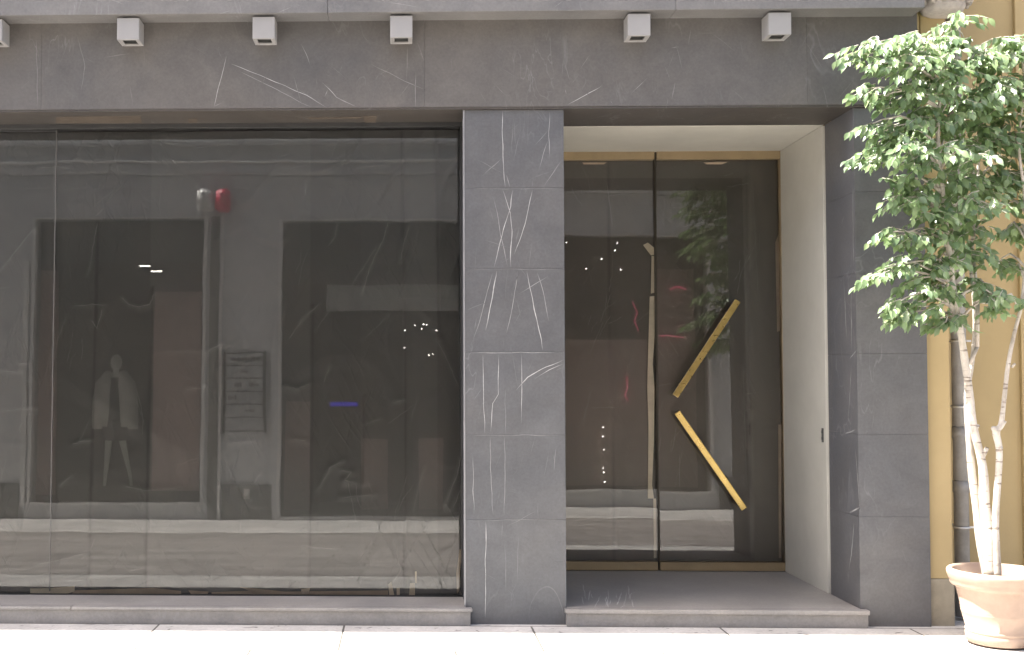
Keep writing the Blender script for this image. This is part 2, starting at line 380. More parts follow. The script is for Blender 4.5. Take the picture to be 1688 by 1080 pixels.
# soffit over the recess: stone strip darkened for the underside's shade, then the beige lining
BX = atx(1360, FY, QX0).y                       # where the lining starts
BX = .47
mb = MB(); mb.box(XL, SX1-.001, ls+.004, .352, LZ-.002, LZ+.010, .001); mb.box(PX0-.1, QX0, .353, BX, LZ-.0015, LZ+.05, .001); mb.build('soffit_shade_strip', M['soffit'], sf)
mb = MB(); mb.box(PX0-.1, QX0-.004, BX+.003, RV+.05, LZ-.004, LZ+.05, .003); mb.build('soffit', M['beige'], sf)
mb = MB(); mb.box(QX0-.012, QX0+.2, BX+.003, RV+.05, SZ, LZ-.006, .003)
mb.build('wall_panel', M['beige'], sf)
kp = atx(1360, 718, QX0-.012)
mb = MB()
for dz in (0.022, -.02): mb.tube([(QX0-.02, kp.y+.035, kp.z+dz), (QX0-.008, kp.y+.035, kp.z+dz)], .012, 14)
mb.box(QX0-.018, QX0-.010, kp.y+.022, kp.y+.048, kp.z-.045, kp.z+.045, .003)
mb.build('lock', M['grille'], sf)
LX = GX(862, RV)                                # left end of the door recess, hidden by the pillar
mb = MB(); mb.box(LX-.2, LX, .60, RV+.05, SZ, LZ-.006, .003); mb.build('wall_panel', M['beige'], sf)
# step and sill
mb = MB(); a, b = GX(930, -.06), GX(1429, -.06)
mb.box(a, b, -.06, -.005, SZ-.028, SZ, .006); mb.box(PX1+.002, QX0-.002, -.005, RV+.1, SZ-.028, SZ, .001)
mb.box(a+.01, b-.005, -.045, -.003, -.06, SZ-.029, .003, (0, .3, 0))
random.seed(5)
for i in range(15):
    x = random.uniform(962, 1050); y = random.uniform(985, 1003); L = random.uniform(8, 26); k = random.gauss(0, .25)
    mb.ribbon([atz(x, y, SZ), atz(x+k*L, y-L, SZ)], (0, 0, 1), .0055, random.uniform(.6, 1))
for p in ([(1035,988),(1042,978),(1055,976)], [(1022,1003),(1030,998),(1042,997)], [(1000,1001),(998,985)], [(990,978),(1010,975)]):
    mb.ribbon([atz(x, y, SZ) for x, y in p], (0, 0, 1), .0055, .8)
mb.build('step', M['step'], sf)
mb = MB(); b = GX(778, -.06)
for x0, x1 in ((XL, GX(120, -.06)), (GX(120, -.06), b)):
    mb.box(x0+.0008, x1-.0008, -.06, -.004, SZ-.022, SZ, .008, tone())
mb.box(XL, PX0-.001, -.004, WY+.12, SZ-.022, SZ, .001, (0, .6, 0))
mb.box(XL, b-.012, -.045, -.003, -.06, SZ-.023, .003, (0, .35, 0))
mb.build('sill', M['step'], sf)
# ---- shop window
E = .019                                        # the panes lean back very slightly
WT = LZ                                         # glass top
zm = (SZ+WT)/2
def wy(z, base=WY): return base + E*(z-zm)
def pane(mb, x0, x1, z0, z1, base, th=.012):
    y0, y1 = wy(z0, base), wy(z1, base)
    vs = [(x0,y0,z0),(x1,y0,z0),(x1,y1,z1),(x0,y1,z1),(x0,y0+th,z0),(x1,y0+th,z0),(x1,y1+th,z1),(x0,y1+th,z1)]
    mb.add(vs, [[0,1,2,3]], mi=0); mb.add(vs, [[5,4,7,6],[4,0,3,7],[1,5,6,2],[3,2,6,7],[4,5,1,0]], mi=1)
mb = MB()
mb.box(XL, PX0-.002, WY-.012, WY+.10, WT-.03, WT-.001, .002); mb.box(XL, PX0-.002, wy(SZ)-.004, wy(SZ)+.10, SZ+.001, SZ+.006, .001)
mb.box(PX0-.010, PX0-.001, WY-.03, WY+.10, SZ+.010, WT-.031, .002)
win = mb.build('shop_window', M['darkmetal'], sf)
JX = GX(87, WY)
mb = MB(); pane(mb, JX+.003, PX0-.011, SZ+.010, WT-.031, WY); mb.build('glass', [M['glass'], M['clear']], win)
mb = MB(); pane(mb, XL, JX-.003, SZ+.010, WT-.031, WY+.0015); mb.build('glass', [M['glass'], M['clear']], win)
mb = MB(); 
vs = [(JX-.0022, wy(SZ+.023)-.002, SZ+.023), (JX+.0022, wy(SZ+.023)-.002, SZ+.023), (JX+.0022, wy(WT-.031)-.002, WT-.031), (JX-.0022, wy(WT-.031)-.002, WT-.031)]
mb.add(vs+[(v[0], v[1]+.014, v[2]) for v in vs], [[0,1,2,3],[5,4,7,6],[4,0,3,7],[1,5,6,2]])
mb.build('joint_strip', M['seal'], win)
mb = MB(); mb.box(PX0-.010, PX0-.0006, -.003, .012, SZ+.002, LZ-.004, .002); mb.build('lit_edge_strip', M['steel'], win)  # pale strip added for the light on the pillar's corner bevel
mb = MB(); za = GZ(207.5, WY+.02); mb.box(JX+.01, PX0-.015, wy(za)+.016, wy(za)+.024, za-.005, za+.004, .001); mb.box(XL, JX-.01, wy(za)+.016, wy(za)+.024, za-.018, za-.006, .001); mb.build('top_trim', M['steel'], win)
def soffit_tape(pts, m):
    mb = MB(); vs = [atz(x, y, LZ-.0035) for x, y in pts]; n = len(vs); vs += [v+Vector((0, 0, .001)) for v in vs]
    mb.add(vs, [list(range(n)), list(range(n, 2*n))[::-1]]+[[i, i+n, (i+1) % n+n, (i+1) % n] for i in range(n)]); o = mb.build('tape', m, win); recalc(o)
soffit_tape([(92,193),(232,191),(234,203),(130,203),(92,203)], M['browntape']); soffit_tape([(310,196),(326,196),(325,203),(311,203)], M['browntape']); soffit_tape([(598,192),(621,191),(620,203),(602,203)], M['browntape']); soffit_tape([(505,194),(596,193),(594,196),(510,197)], M['browntape'])
# ---- film behind the shop window
FB = WY+.045
film = None
def make_film(name, x0, x1, z0, z1, base, mat, creases, seams, step, label, amp=1.0, tilt=True):
    nx = int((x1-x0)/step); nz_ = int((z1-z0)/step)
    def fy(x, z): return (wy(z, base) if tilt else base)
    segs = []
    for pl, h in creases:
        w = [at(px, py, base) for px, py in pl]
        for a, b in zip(w, w[1:]): segs.append((a.x, a.z, b.x, b.z, h))
    disp = [[0.0]*(nx+1) for _ in range(nz_+1)]; dark = [[0.0]*(nx+1) for _ in range(nz_+1)]; wh = [[0.0]*(nx+1) for _ in range(nz_+1)]
    for j in range(nz_+1):
        z = z0+(z1-z0)*j/nz_
        for i in range(nx+1):
            x = x0+(x1-x0)*i/nx
            n1 = 1-abs(mn.noise(Vector((x*1.1+3, z*.8, 1)))*2.2); n2 = 1-abs(mn.noise(Vector((x*2.7, z*2.1+9, 4)))*2.2)
            n3 = mn.noise(Vector((x*.8, z*.6, 7)))
            disp[j][i] = amp*(-.010*max(0, n1-.75)/.25*max(0, n3+.3) - .006*max(0, n2-.8)/.2*max(0, .35-n3) + .008*n3)
    for ax, az, bx, bz, h in segs:
        L = math.hypot(bx-ax, bz-az)+1e-6
        i0 = max(0, int((min(ax, bx)-.06-x0)/step)); i1 = min(nx, int((max(ax, bx)+.06-x0)/step)+1)
        j0 = max(0, int((min(az, bz)-.06-z0)/step)); j1 = min(nz_, int((max(az, bz)+.06-z0)/step)+1)
        for j in range(j0, j1+1):
            z = z0+(z1-z0)*j/nz_
            for i in range(i0, i1+1):
                x = x0+(x1-x0)*i/nx
                t = max(0, min(1, ((x-ax)*(bx-ax)+(z-az)*(bz-az))/(L*L)))
                d = math.hypot(x-ax-t*(bx-ax), z-az-t*(bz-az))
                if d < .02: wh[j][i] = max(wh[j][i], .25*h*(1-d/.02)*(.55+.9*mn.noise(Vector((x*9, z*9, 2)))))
                if d < .05: disp[j][i] = min(disp[j][i], disp[j][i]-.005*h*(1-d/.05)**2)
    for sx, za, zb in seams:
        for i in range(nx+1):
            x = x0+(x1-x0)*i/nx
            for j in range(nz_+1):
                z = z0+(z1-z0)*j/nz_
                if za <= z <= zb:
                    d = x-sx-.012*math.sin(z*1.3+sx)
                    if abs(d) < .016: dark[j][i] = max(dark[j][i], .35*(1-abs(d)/.016)); 
                    if 0 < d < .05: disp[j][i] -= .004*(1-d/.05)
    edges = [XL]+[s[0] for s in seams]
    mb = MB(); vs = []; cs = []
    for j in range(nz_+1):
        z = z0+(z1-z0)*j/nz_
        for i in range(nx+1):
            x = x0+(x1-x0)*i/nx; k = sum(1 for e in edges if x > e)
            vs.append((x, fy(x, z)+disp[j][i], z)); cs.append((max(0, wh[j][i]), .5+.22*math.sin(k*2.3+1), dark[j][i]))
    fs = [[j*(nx+1)+i, j*(nx+1)+i+1, (j+1)*(nx+1)+i+1, (j+1)*(nx+1)+i] for j in range(nz_) for i in range(nx)]
    mb.add(vs, fs, cs, 0, True)
    rs = random.Random(3); extra = []
    for pl, h in creases: extra.append(([at(px, py, base) for px, py in pl], h))
    for k in range(int(46*amp)):
        x = rs.uniform(x0+.1, x1-.1); z = rs.uniform(z0+.1, z1-.1); a = rs.choice((1.25, 1.4, 1.05, -1.2, .2, 1.6))+rs.gauss(0, .15)
        for m in range(rs.randint(1, 3)):
            L = rs.uniform(.06, .30); xx = x+rs.gauss(0, .06); zz = z+rs.gauss(0, .06); b = a+rs.gauss(0, .15)
            if x0+.02 < xx+L*math.cos(b) < x1-.02 and z0+.02 < zz+L*math.sin(b) < z1-.02: extra.append(([Vector((xx, base, zz)), Vector((xx+.5*L*math.cos(b)+rs.gauss(0, .012), base, zz+.5*L*math.sin(b))), Vector((xx+L*math.cos(b), base, zz+L*math.sin(b)))], rs.uniform(.2, .55)))
    def dsp(x, z):
        i = max(0, min(nx, int(round((x-x0)/(x1-x0)*nx)))); j = max(0, min(nz_, int(round((z-z0)/(z1-z0)*nz_)))); return disp[j][i]
    for pl, h in extra:
        P = []
        for a, b in zip(pl, pl[1:]):
            for q in range(6): P.append(a.lerp(b, q/6))
        P.append(pl[-1]); P = [Vector((p.x, fy(p.x, p.z)+dsp(p.x, p.z), p.z)) for p in P]
        mb.ribbon(P, (0, -1, 0), .0042, .75*h, .004)
    o = mb.build(name, mat); tag(o, label, 'window covering'); return o
CRE = [([(160,367),(152,410),(148,440),(143,455)],.7), ([(200,490),(212,502),(228,506),(247,502),(255,483)],1), ([(120,505),(150,502),(176,503)],.8), ([(150,528),(160,542),(170,508)],1),
 ([(0,445),(25,415),(60,372)],.9), ([(470,636),(490,642),(512,632)],1), ([(482,724),(508,727)],1.1), ([(528,802),(545,770),(566,760)],1), ([(560,775),(580,778),(568,792),(585,795)],.9), ([(533,632),(545,602)],.8),
 ([(650,662),(668,660)],1), ([(735,830),(752,785),(762,745)],.9), ([(745,840),(762,800)],.8), ([(640,366),(632,395),(618,422),(605,455),(597,485)],1.1), ([(622,405),(600,440),(580,470)],.8), ([(676,370),(666,400),(660,432)],.9),
 ([(556,368),(552,392),(540,406)],.7), ([(528,500),(500,525),(474,562)],1), ([(545,510),(520,545)],.5), ([(60,930),(100,922),(150,909)],.8), ([(110,957),(145,955)],.8), ([(215,940),(240,935)],.7), ([(120,732),(135,728),(152,726)],1.2),
 ([(30,600),(48,600)],1.1), ([(0,612),(35,614)],.9), ([(5,676),(60,674)],1), ([(340,580),(368,566)],1.2), ([(258,580),(330,577)],.6), ([(310,640),(340,640)],.9), ([(205,800),(240,808),(300,804)],.6), ([(560,820),(620,815)],.7),
 ([(680,850),(690,800),(700,770)],.6), ([(690,650),(675,700)],.5), ([(390,800),(420,795),(430,780)],.8), ([(100,800),(118,785)],1), ([(150,690),(130,730)],.5), ([(380,730),(425,727)],.7), ([(500,900),(560,905)],.5), ([(650,890),(660,940),(640,970)],.6),
 ([(300,930),(330,940)],.5), ([(85,620),(95,560),(110,520)],.5), ([(600,560),(640,520)],.5), ([(600,700),(630,690)],.5), ([(720,560),(740,600),(756,640)],.7), ([(590,275),(640,272)],.6), ([(60,276),(110,274)],.7), ([(505,300),(503,325)],.9)]
sm = [(GX(155, FB), GZ(990, FB), GZ(360, FB)), (GX(247, FB), GZ(990, FB), GZ(470, FB)), (GX(512, FB), GZ(990, FB), GZ(500, FB)), (GX(596, FB), GZ(800, FB), GZ(650, FB)), (GX(665, FB), GZ(990, FB), GZ(210, FB)), (GX(722, FB), GZ(560, FB), GZ(210, FB))]
film = make_film('plastic_film', XL+.05, PX0-.012, SZ+.011, WT-.036, FB, M['film'], CRE, sm, .0115, 'dark wrinkled plastic film taped up behind the large shop window')
def tape(pts_px, mat, Y, parent, lift=0.0):
    mb = MB(); vs = [at(x, y, Y) for x, y in pts_px]
    n = len(vs); back = [v+Vector((0, .0008, 0)) for v in vs]
    yy = [wy(v.z, Y)+lift for v in vs] if parent is film else [Y]*n
    vs = [Vector((v.x, yv, v.z)) for v, yv in zip(vs, yy)]; back = [v+Vector((0, .001, 0)) for v in vs]
    fs = [list(range(n)), list(range(n, 2*n))[::-1]]+[[i, i+n, (i+1) % n+n, (i+1) % n] for i in range(n)]
    mb.add(vs+back, fs); o = mb.build('tape', mat, parent); recalc(o); return o
TY = WY+.020
for p, m in [([(52,969),(88,968),(125,965),(125,974),(100,981),(52,981)],'paletape'), ([(125,972),(255,968),(300,973),(300,980),(220,978),(118,981)],'tape'), ([(312,972),(345,974),(343,979),(318,981)],'tape'),
    ([(497,970),(512,968),(508,981),(498,981)],'paletape'), ([(350,975),(425,972),(428,979),(350,981)],'tape'), ([(640,962),(645,958),(650,980),(642,981)],'paletape'), ([(654,968),(659,968),(659,981),(654,981)],'paletape'), ([(676,960),(684,960),(684,981),(674,981)],'paletape'),
    ([(684,941),(687,941),(687,960),(684,960)],'paletape'), ([(757,905),(763,905),(758,940),(757,972),(753,978),(752,945)],'tape'), ([(395,966),(470,974),(640,972),(640,979),(430,980)],'tape')]:
    tape(p, M[m], TY, film, 0)
# ---- doors
DT, DB = GZ(247, RV), SZ+.004
def door(x0, x1, base, lean):
    mb = MB(); d = .045
    mb.box(x0, x0+.005, RV+.010, RV+d, DB, DT, .001); mb.box(x1-.005, x1, RV+.010, RV+d, DB, DT, .001)
    dr = mb.build('door', M['edge'], sf)
    zt, zb = GZ(265, RV), GZ(924, RV)
    for a, b in ((zt, DT-.004), (DB, zb)):
        mb = MB(); mb.box(x0+.006, x1-.006, RV-.008, RV+d, a, b, .003); mb.build('rail', M['brass'], dr)
    mb = MB(); a, b = zb+.001, zt-.001; x0 += .006; x1 -= .006; zc = (a+b)/2
    ya, yb = RV+.012+lean*(a-zc), RV+.012+lean*(b-zc); yaw = .0008
    vs = [(x0,ya,a),(x1,ya+yaw,a),(x1,yb+yaw,b),(x0,yb,b)]; vs += [(v[0], v[1]+.012, v[2]) for v in vs]
    mb.add(vs, [[0,1,2,3]], mi=0); mb.add(vs, [[5,4,7,6],[4,0,3,7],[1,5,6,2],[3,2,6,7],[4,5,1,0]], mi=1)
    mb.build('glass', [M['glass'], M['clear']], dr)
    return dr
DX0, DXM, DX1 = LX+.012, GX(1083.5, RV), GX(1292, RV)
dl = door(DX0, DXM-.002, RV, E-.0012); drr = door(DXM+.002, DX1, RV, E+.0003)
mb = MB(); mb.box(LX, QX0-.014, RV+.002, RV+.06, DT+.002, LZ-.005, .001); mb.box(DX1+.002, QX0-.0125, RV-.012, RV+.06, DB, DT, .002); mb.box(LX-.05, QX0, RV+.06, RV+.07, SZ, LZ, 0)
mb.build('door_frame', M['brass'], sf)
def bar(p0, p1, parent, tip, width=.044):
    Y = RV-.075; a, b = at(*p0, Y), at(*p1, Y); d = (b-a); L = d.length; ang = math.atan2(d.z, d.x)
    mb = MB(); R = Matrix.Translation((a+b)/2) @ Matrix.Rotation(-ang, 4, 'Y') @ Matrix.Rotation(math.radians(tip), 4, 'X')
    mb.box(-L/2, L/2, -.014, .014, -width/2, width/2, .004, rot=R)
    for t in (.12, .88):
        q = a.lerp(b, t); mb.tube([q, q+Vector((0, .09, 0))], .009, 10)
    return mb.build('handle', M['gold'], parent)
bar((1113, 653), (1216, 496), drr, -7); bar((1116, 679), (1227, 839), drr, 12)
# dark paper behind the door glass
DCR = [([(960,700),(975,640)],.4), ([(1240,300),(1250,500)],.5), ([(1100,900),(1150,895)],.8), ([(1000,300),(1010,380)],.4), ([(1225,600),(1230,800)],.5), ([(940,860),(990,850)],.5)]
paper = make_film('covering_paper', DX0+.01, DX1-.01, DB+.02, DT-.02, RV+.05, M['paper'], DCR, [(GX(1010, RV), DB, DT), (GX(1240, RV), DB, DT)], .02, 'dark brown paper covering the inside of the double glass doors', .5, False)
tY = RV+.036
for p, m in [([(1060,404),(1068,400),(1080,410),(1080,420),(1073,421)],'paletape'), ([(1074,422),(1081,422),(1081,482),(1073,484)],'paletape'), ([(1071,489),(1079,488),(1080,545),(1076,600),(1079,640),(1078,720),(1075,800),(1078,822),(1068,822),(1069,700),(1067,640),(1069,560)],'paletape'),
    ([(1077,822),(1083,822),(1085,920),(1078,920)],'paletape'), ([(1278,400),(1286,380),(1287,545),(1281,547)],'tape'), ([(960,268),(1000,268),(995,271),(962,271)],'tape'), ([(1160,268),(1200,267),(1190,271),(1165,271)],'tape'), ([(1283,700),(1288,700),(1288,920),(1284,920)],'tape')]:
    tape(p, M[m], tY, paper)
# ------------------------------------------------------------------ wall lamps
def lamp(pxl, pxr, label, proto=None):
    yF = -.155; z1 = GZ(27, yF, pxl) if 0 else CZ-.012; s = .132
    xc = GX((pxl+pxr)/2, yF)
    if proto is None:
        r = empty('wall_lamp', (xc, -.02, z1-s/2), label, 'wall lamp', 'cube lamps along the lintel')
        mb = MB(); t = .011; h = s/2
        mb.box(xc-h, xc+h, yF, yF+t, z1-s, z1, .004); mb.box(xc-h, xc-h+t, yF+t+.001, -.021, z1-s, z1, .003); mb.box(xc+h-t, xc+h, yF+t+.001, -.021, z1-s, z1, .003)
        mb.box(xc-h+t, xc+h-t, yF+t, -.021, z1-t, z1, .002); mb.box(xc-h+t, xc+h-t, -.034, -.021, z1-s, z1-t, .002)
        mb.box(xc-h+t, xc-h+t+.014, yF+t, -.035, z1-s+.002, z1-s+.008, .001); mb.box(xc+h-t-.014, xc+h-t, yF+t, -.035, z1-s+.002, z1-s+.008, .001)
        mb.box(xc-h+t+.0145, xc+h-t-.0145, yF+t, yF+t+.012, z1-s+.002, z1-s+.008, .001); mb.box(xc-h+t+.0145, xc+h-t-.0145, -.047, -.035, z1-s+.002, z1-s+.008, .001)
        mb.build('housing', M['alu'], r)
        mb = MB(); mb.box(xc-h+t+.001, xc+h-t-.001, yF+t+.001, -.036, z1-s+.022, z1-s+.03, .001)
        for k in range(5):
            yy = yF+.03+k*.018; mb.box(xc-h+t+.016, xc+h-t-.016, yy, yy+.004, z1-s+.010, z1-s+.021, 0)
        mb.build('grille', M['grille'], r); return r
    r = proto.copy(); C.objects.link(r); r.location.x = xc; r['label'] = label
    for ch in proto.children:
        c = ch.copy(); C.objects.link(c); c.parent = r
    return r
LAB = [(188,225,'pale grey cube wall lamp above the left end of the window, second from left'), (-40,-3,'pale grey cube wall lamp cut off by the left edge of the photo'),
 (415,450,'pale grey cube wall lamp above the middle of the shop window'), (644.5,679.5,'pale grey cube wall lamp just left of the veined pillar'),
 (1040,1077,'pale grey cube wall lamp above the glass doors'), (1275,1311,'rightmost pale grey cube wall lamp, nearest the ficus tree')]
L0 = None
for a, b, t in LAB:
    r = lamp(a, b, t, L0); L0 = L0 or r
# ------------------------------------------------------------------ yellow building on the right
M['yellow'] = pbr('ochre_render', (.42, .32, .165), .85, var=.07, vs=2.5, bs=.12, bscale=90)
M['plinth'] = pbr('worn_plinth', (.30, .265, .20), .9, var=.25, vs=7, bs=.5, bscale=30)
M['carved'] = pbr('weathered_carved_stone', (.42, .38, .36), .85, var=.3, vs=16, bs=.6, bscale=30)
yb = empty('yellow_building', (GX(1545), .03, 0), 'ochre yellow rendered building with worn plinth beside the dark storefront', 'building')
yF = .03; e1 = GX(1566, yF); BW = .36
mb = MB(); mb.box(GX(1519)+.003, GX(1528.5), .03, .5, LZ, TOP+.6, 0)
mb.box(QX1+.003, e1, yF, 7, GZ(950, yF), TOP+.6, .006); mb.box(e1-.01, 9, BW, 7, GZ(950, yF)+.0, TOP+.6, .004); mb.box(GX(1681, BW), GX(1681, BW)+3.5, BW-.025, BW+.01, GZ(945, yF), TOP, .004)
mb.build('wall', M['yellow'], yb)
mb = MB(); mb.box(QX1+.003, e1+.004, yF-.006, 1, -.1, GZ(950, yF)-.001, .008); mb.build('plinth', M['plinth'], yb); mb = MB(); mb.box(e1-.005, 9, BW-.032, 1, -.1, GZ(950, yF)-.002, .01)
mb.build('plinth', M['plinth'], yb)
# carved corbel at the top of the pier
mb = MB(); cx = GX(1575, -.1); cz = GZ(12, -.1, 1570)
prof = [(.11, cz-.01), (.125, cz+.02), (.12, cz+.05), (.15, cz+.08), (.15, cz+.14), (.12, cz+.16), (.14, cz+.2), (.2, cz+.26), (.2, cz+.4), (0, cz+.4)]
mb.lathe([(0, cz-.03), (.07, cz-.025)]+prof, cx, -.02, 28)
for k in range(9):
    a = math.pi+math.pi*k/8; mb.tube([(cx+.14*math.cos(a), -.02+.14*math.sin(a), cz+.02), (cx+.165*math.cos(a), -.02+.165*math.sin(a), cz+.09), (cx+.15*math.cos(a), -.02+.15*math.sin(a), cz+.17)], [.012, .024, .014], 8)
mb.box(cx-.2, cx+.16, -.14, .2, cz+.28, cz+.5, .015)
mb.build('capital', M['carved'], yb)
# drain pipe
M['pipe'] = pbr('grey_zinc', (.27, .265, .26), .6, .0, var=.28, vs=9, bs=.2)
M['steelband'] = pbr('steel_band', (.55, .55, .55), .4, .6)
px_ = GX(1581, .2); dp = empty('drain_pipe', (px_, .2, .05), 'grey metal drain pipe in the corner of the yellow wall behind the tree', 'drain pipe')
mb = MB(); mb.tube([(px_, .2, .02), (px_, .2, TOP)], .042, 24)
for py in (712, 800): z = GZ(py, .2); mb.tube([(px_, .2, z-.035), (px_, .2, z+.035)], .0455, 24)
mb.build('pipe', M['pipe'], dp)
for py in (563, 670, 866):
    z = GZ(py, .2); mb = MB(); mb.tube([(px_, .2, z-.006), (px_, .2, z+.006)], .048, 24); mb.box(px_-.006, px_+.006, .24, BW-.002, z-.006, z+.006, .001); mb.box(px_+.044, px_+.075, .195, .2, z-.006, z+.006, .001); mb.build('bracket', M['steelband'], dp)
# ------------------------------------------------------------------ pot and tree
M['terra'] = pbr('pale_terracotta', (.41, .30, .23), .8, var=.2, vs=5, bs=.15)
M['soil'] = pbr('potting_soil', (.09, .07, .05), .95, var=.4, vs=30, bs=.8)
PT = .43; pc = at(1645, 990, -PT); pcx = pc.x
pot = MB(); sc = 1.0
pot.lathe([(.0, .012), (.155, .008), (.172, .016), (.176, .045), (.178, .06), (.172, .066), (.176, .072), (.180, .08), (.172, .086), (.196, .17), (.199, .178), (.197, .184), (.2015, .192), (.199, .198), (.203, .206), (.201, .213), (.224, .305), (.228, .312), (.248, .318), (.256, .330), (.256, .345), (.262, .352), (.272, .385), (.272, .398), (.262, .408), (.246, .408), (.238, .398), (.228, .345), (.22, .335)], pcx, -PT, 64)
pot.v = [(pcx+(x-pcx)*.93, -PT+(y+PT)*.93, z) for x, y, z in pot.v]
po = pot.build('flower_pot', M['terra']); tag(po, 'large round pale terracotta flower pot holding the ficus tree', 'flower pot')
mb = MB(); ring = [(0, .352), (.08, .358), (.16, .352), (.214, .345)]
mb.lathe(ring[::-1], pcx, -PT, 40); so = mb.build('soil', M['soil'], po)
def bark():
    m, nt, out = newmat('pale_bark'); p = N(nt, 'ShaderNodeBsdfPrincipled', Roughness=.75)
    c = ramp(nt, nz(nt, 14, 6, .7, stretch=(1, 1, .5)), ((.3, (.36, .31, .25)), (.6, (.62, .57, .50))))
    c = mixc(nt, ramp(nt, nz(nt, 22, 3, .5, stretch=(.5, .5, 2.5)), ((.60, 0), (.68, .8))), c, (.16, .12, .09))
    nt.links.new(c, p.inputs['Base Color']); nt.links.new(bump(nt, nz(nt, 40, 5, .7), .4, .006), p.inputs['Normal'])
    nt.links.new(p.outputs[0], out.inputs['Surface']); return m
M['bark'] = bark()
def leafm(name, c0, c1):
    m, nt, out = newmat(name)
    p = N(nt, 'ShaderNodeBsdfPrincipled', Roughness=.36); tr = N(nt, 'ShaderNodeBsdfTranslucent')
    a = nt.nodes.new('ShaderNodeVertexColor'); a.layer_name = 'marks'
    sep = nt.nodes.new('ShaderNodeSeparateColor'); nt.links.new(a.outputs['Color'], sep.inputs[0])
    c = mixc(nt, sep.outputs[1], c0, c1); nt.links.new(c, p.inputs['Base Color'])
    c2 = mixc(nt, .5, c, (.27, .42, .12)); nt.links.new(c2, tr.inputs['Color'])
    p.inputs['Specular IOR Level'].default_value = 1.0
    mx = nt.nodes.new('ShaderNodeMixShader'); mx.inputs[0].default_value = .42
    nt.links.new(p.outputs[0], mx.inputs[1]); nt.links.new(tr.outputs[0], mx.inputs[2]); nt.links.new(mx.outputs[0], out.inputs['Surface']); return m
M['leaf'] = leafm('ficus_leaf', (.11, .18, .095), (.34, .45, .21))
tree = empty('ficus_tree', (pcx, -PT, .35), 'leafy potted ficus tree with three pale trunks against the yellow wall', 'tree')
def tp(px, py, t): return at(px, py, -t)
random.seed(11)
trunks = [
 ([(1634,952,.43),(1630,880,.43),(1623,830,.43),(1620,770,.43),(1605,705,.42),(1598,650,.41),(1590,590,.42),(1583,545,.43),(1572,480,.45),(1566,430,.46),(1560,380,.46),(1552,300,.47),(1546,220,.47),(1552,140,.45),(1566,60,.42)], [.052,.046,.036,.03,.027,.027,.026,.022,.022,.021,.019,.017,.014,.010,.004]),
 ([(1630,952,.40),(1618,900,.40),(1609,830,.39),(1602,780,.385),(1596,700,.38),(1594,650,.37),(1602,600,.36),(1607,550,.35),(1606,500,.34),(1601,440,.33),(1606,360,.31),(1612,280,.30),(1618,180,.30),(1612,110,.3)], [.04,.034,.028,.026,.023,.02,.017,.016,.015,.014,.013,.011,.008,.003]),
 ([(1644,952,.46),(1642,900,.46),(1641,850,.46),(1646,780,.46),(1647,740,.46),(1642,712,.46),(1650,700,.46),(1655,660,.45),(1662,600,.44),(1672,550,.43),(1684,500,.42),(1692,420,.42),(1690,330,.42),(1680,240,.42),(1690,140,.42)], [.03,.026,.024,.022,.022,.026,.018,.016,.015,.014,.013,.012,.011,.009,.004])]
def smooth(pts, rs, k=4):
    P = [tp(*p) for p in pts]; out = []; ro = []
    for i in range(len(P)-1):
        p0, p1, p2, p3 = P[max(i-1, 0)], P[i], P[i+1], P[min(i+2, len(P)-1)]
        for j in range(k):
            t = j/k; out.append(.5*((2*p1)+(p2-p0)*t+(2*p0-5*p1+4*p2-p3)*t*t+(3*p1-p0-3*p2+p3)*t**3)); ro.append((rs[i]*(1-t)+rs[i+1]*t)*(1+.10*mn.noise(out[-1]*14)))
    out.append(P[-1]); ro.append(rs[-1]); return out, ro
tpts = []
for pts, rs in trunks:
    P, R = smooth(pts, [r*.76 for r in rs]); mb = MB(); mb.tube(P, R, 14)
    if pts[0][0] == 1634:   # stubs and forks of this trunk
        for a, b, r in (((1620,752,.43),(1627,738,.45),.014), ((1605,712,.42),(1613,700,.43),.012), ((1598,600,.41),(1611,572,.40),.013), ((1592,640,.41),(1600,628,.43),.011), ((1611,572,.40),(1612,500,.39),.011), ((1612,500,.39),(1606,430,.38),.009)):
            mb.tube([tp(*a), tp((a[0]+b[0])/2, (a[1]+b[1])/2, (a[2]+b[2])/2), tp(*b)], [r, r*.95, r*.8], 8)
    if pts[0][0] == 1644:
        for a, b, r in (((1642,715,.46),(1638,705,.48),.017), ((1647,745,.46),(1651,738,.49),.010), ((1650,705,.46),(1657,694,.47),.011), ((1668,605,.44),(1673,600,.46),.008)):
            mb.tube([tp(*a), tp(*b)], [r, r*.85], 8)
    mb.build('trunk', M['bark'], tree); tpts += [(P[i], R[i]) for i in range(int(len(P)*.45), len(P))]
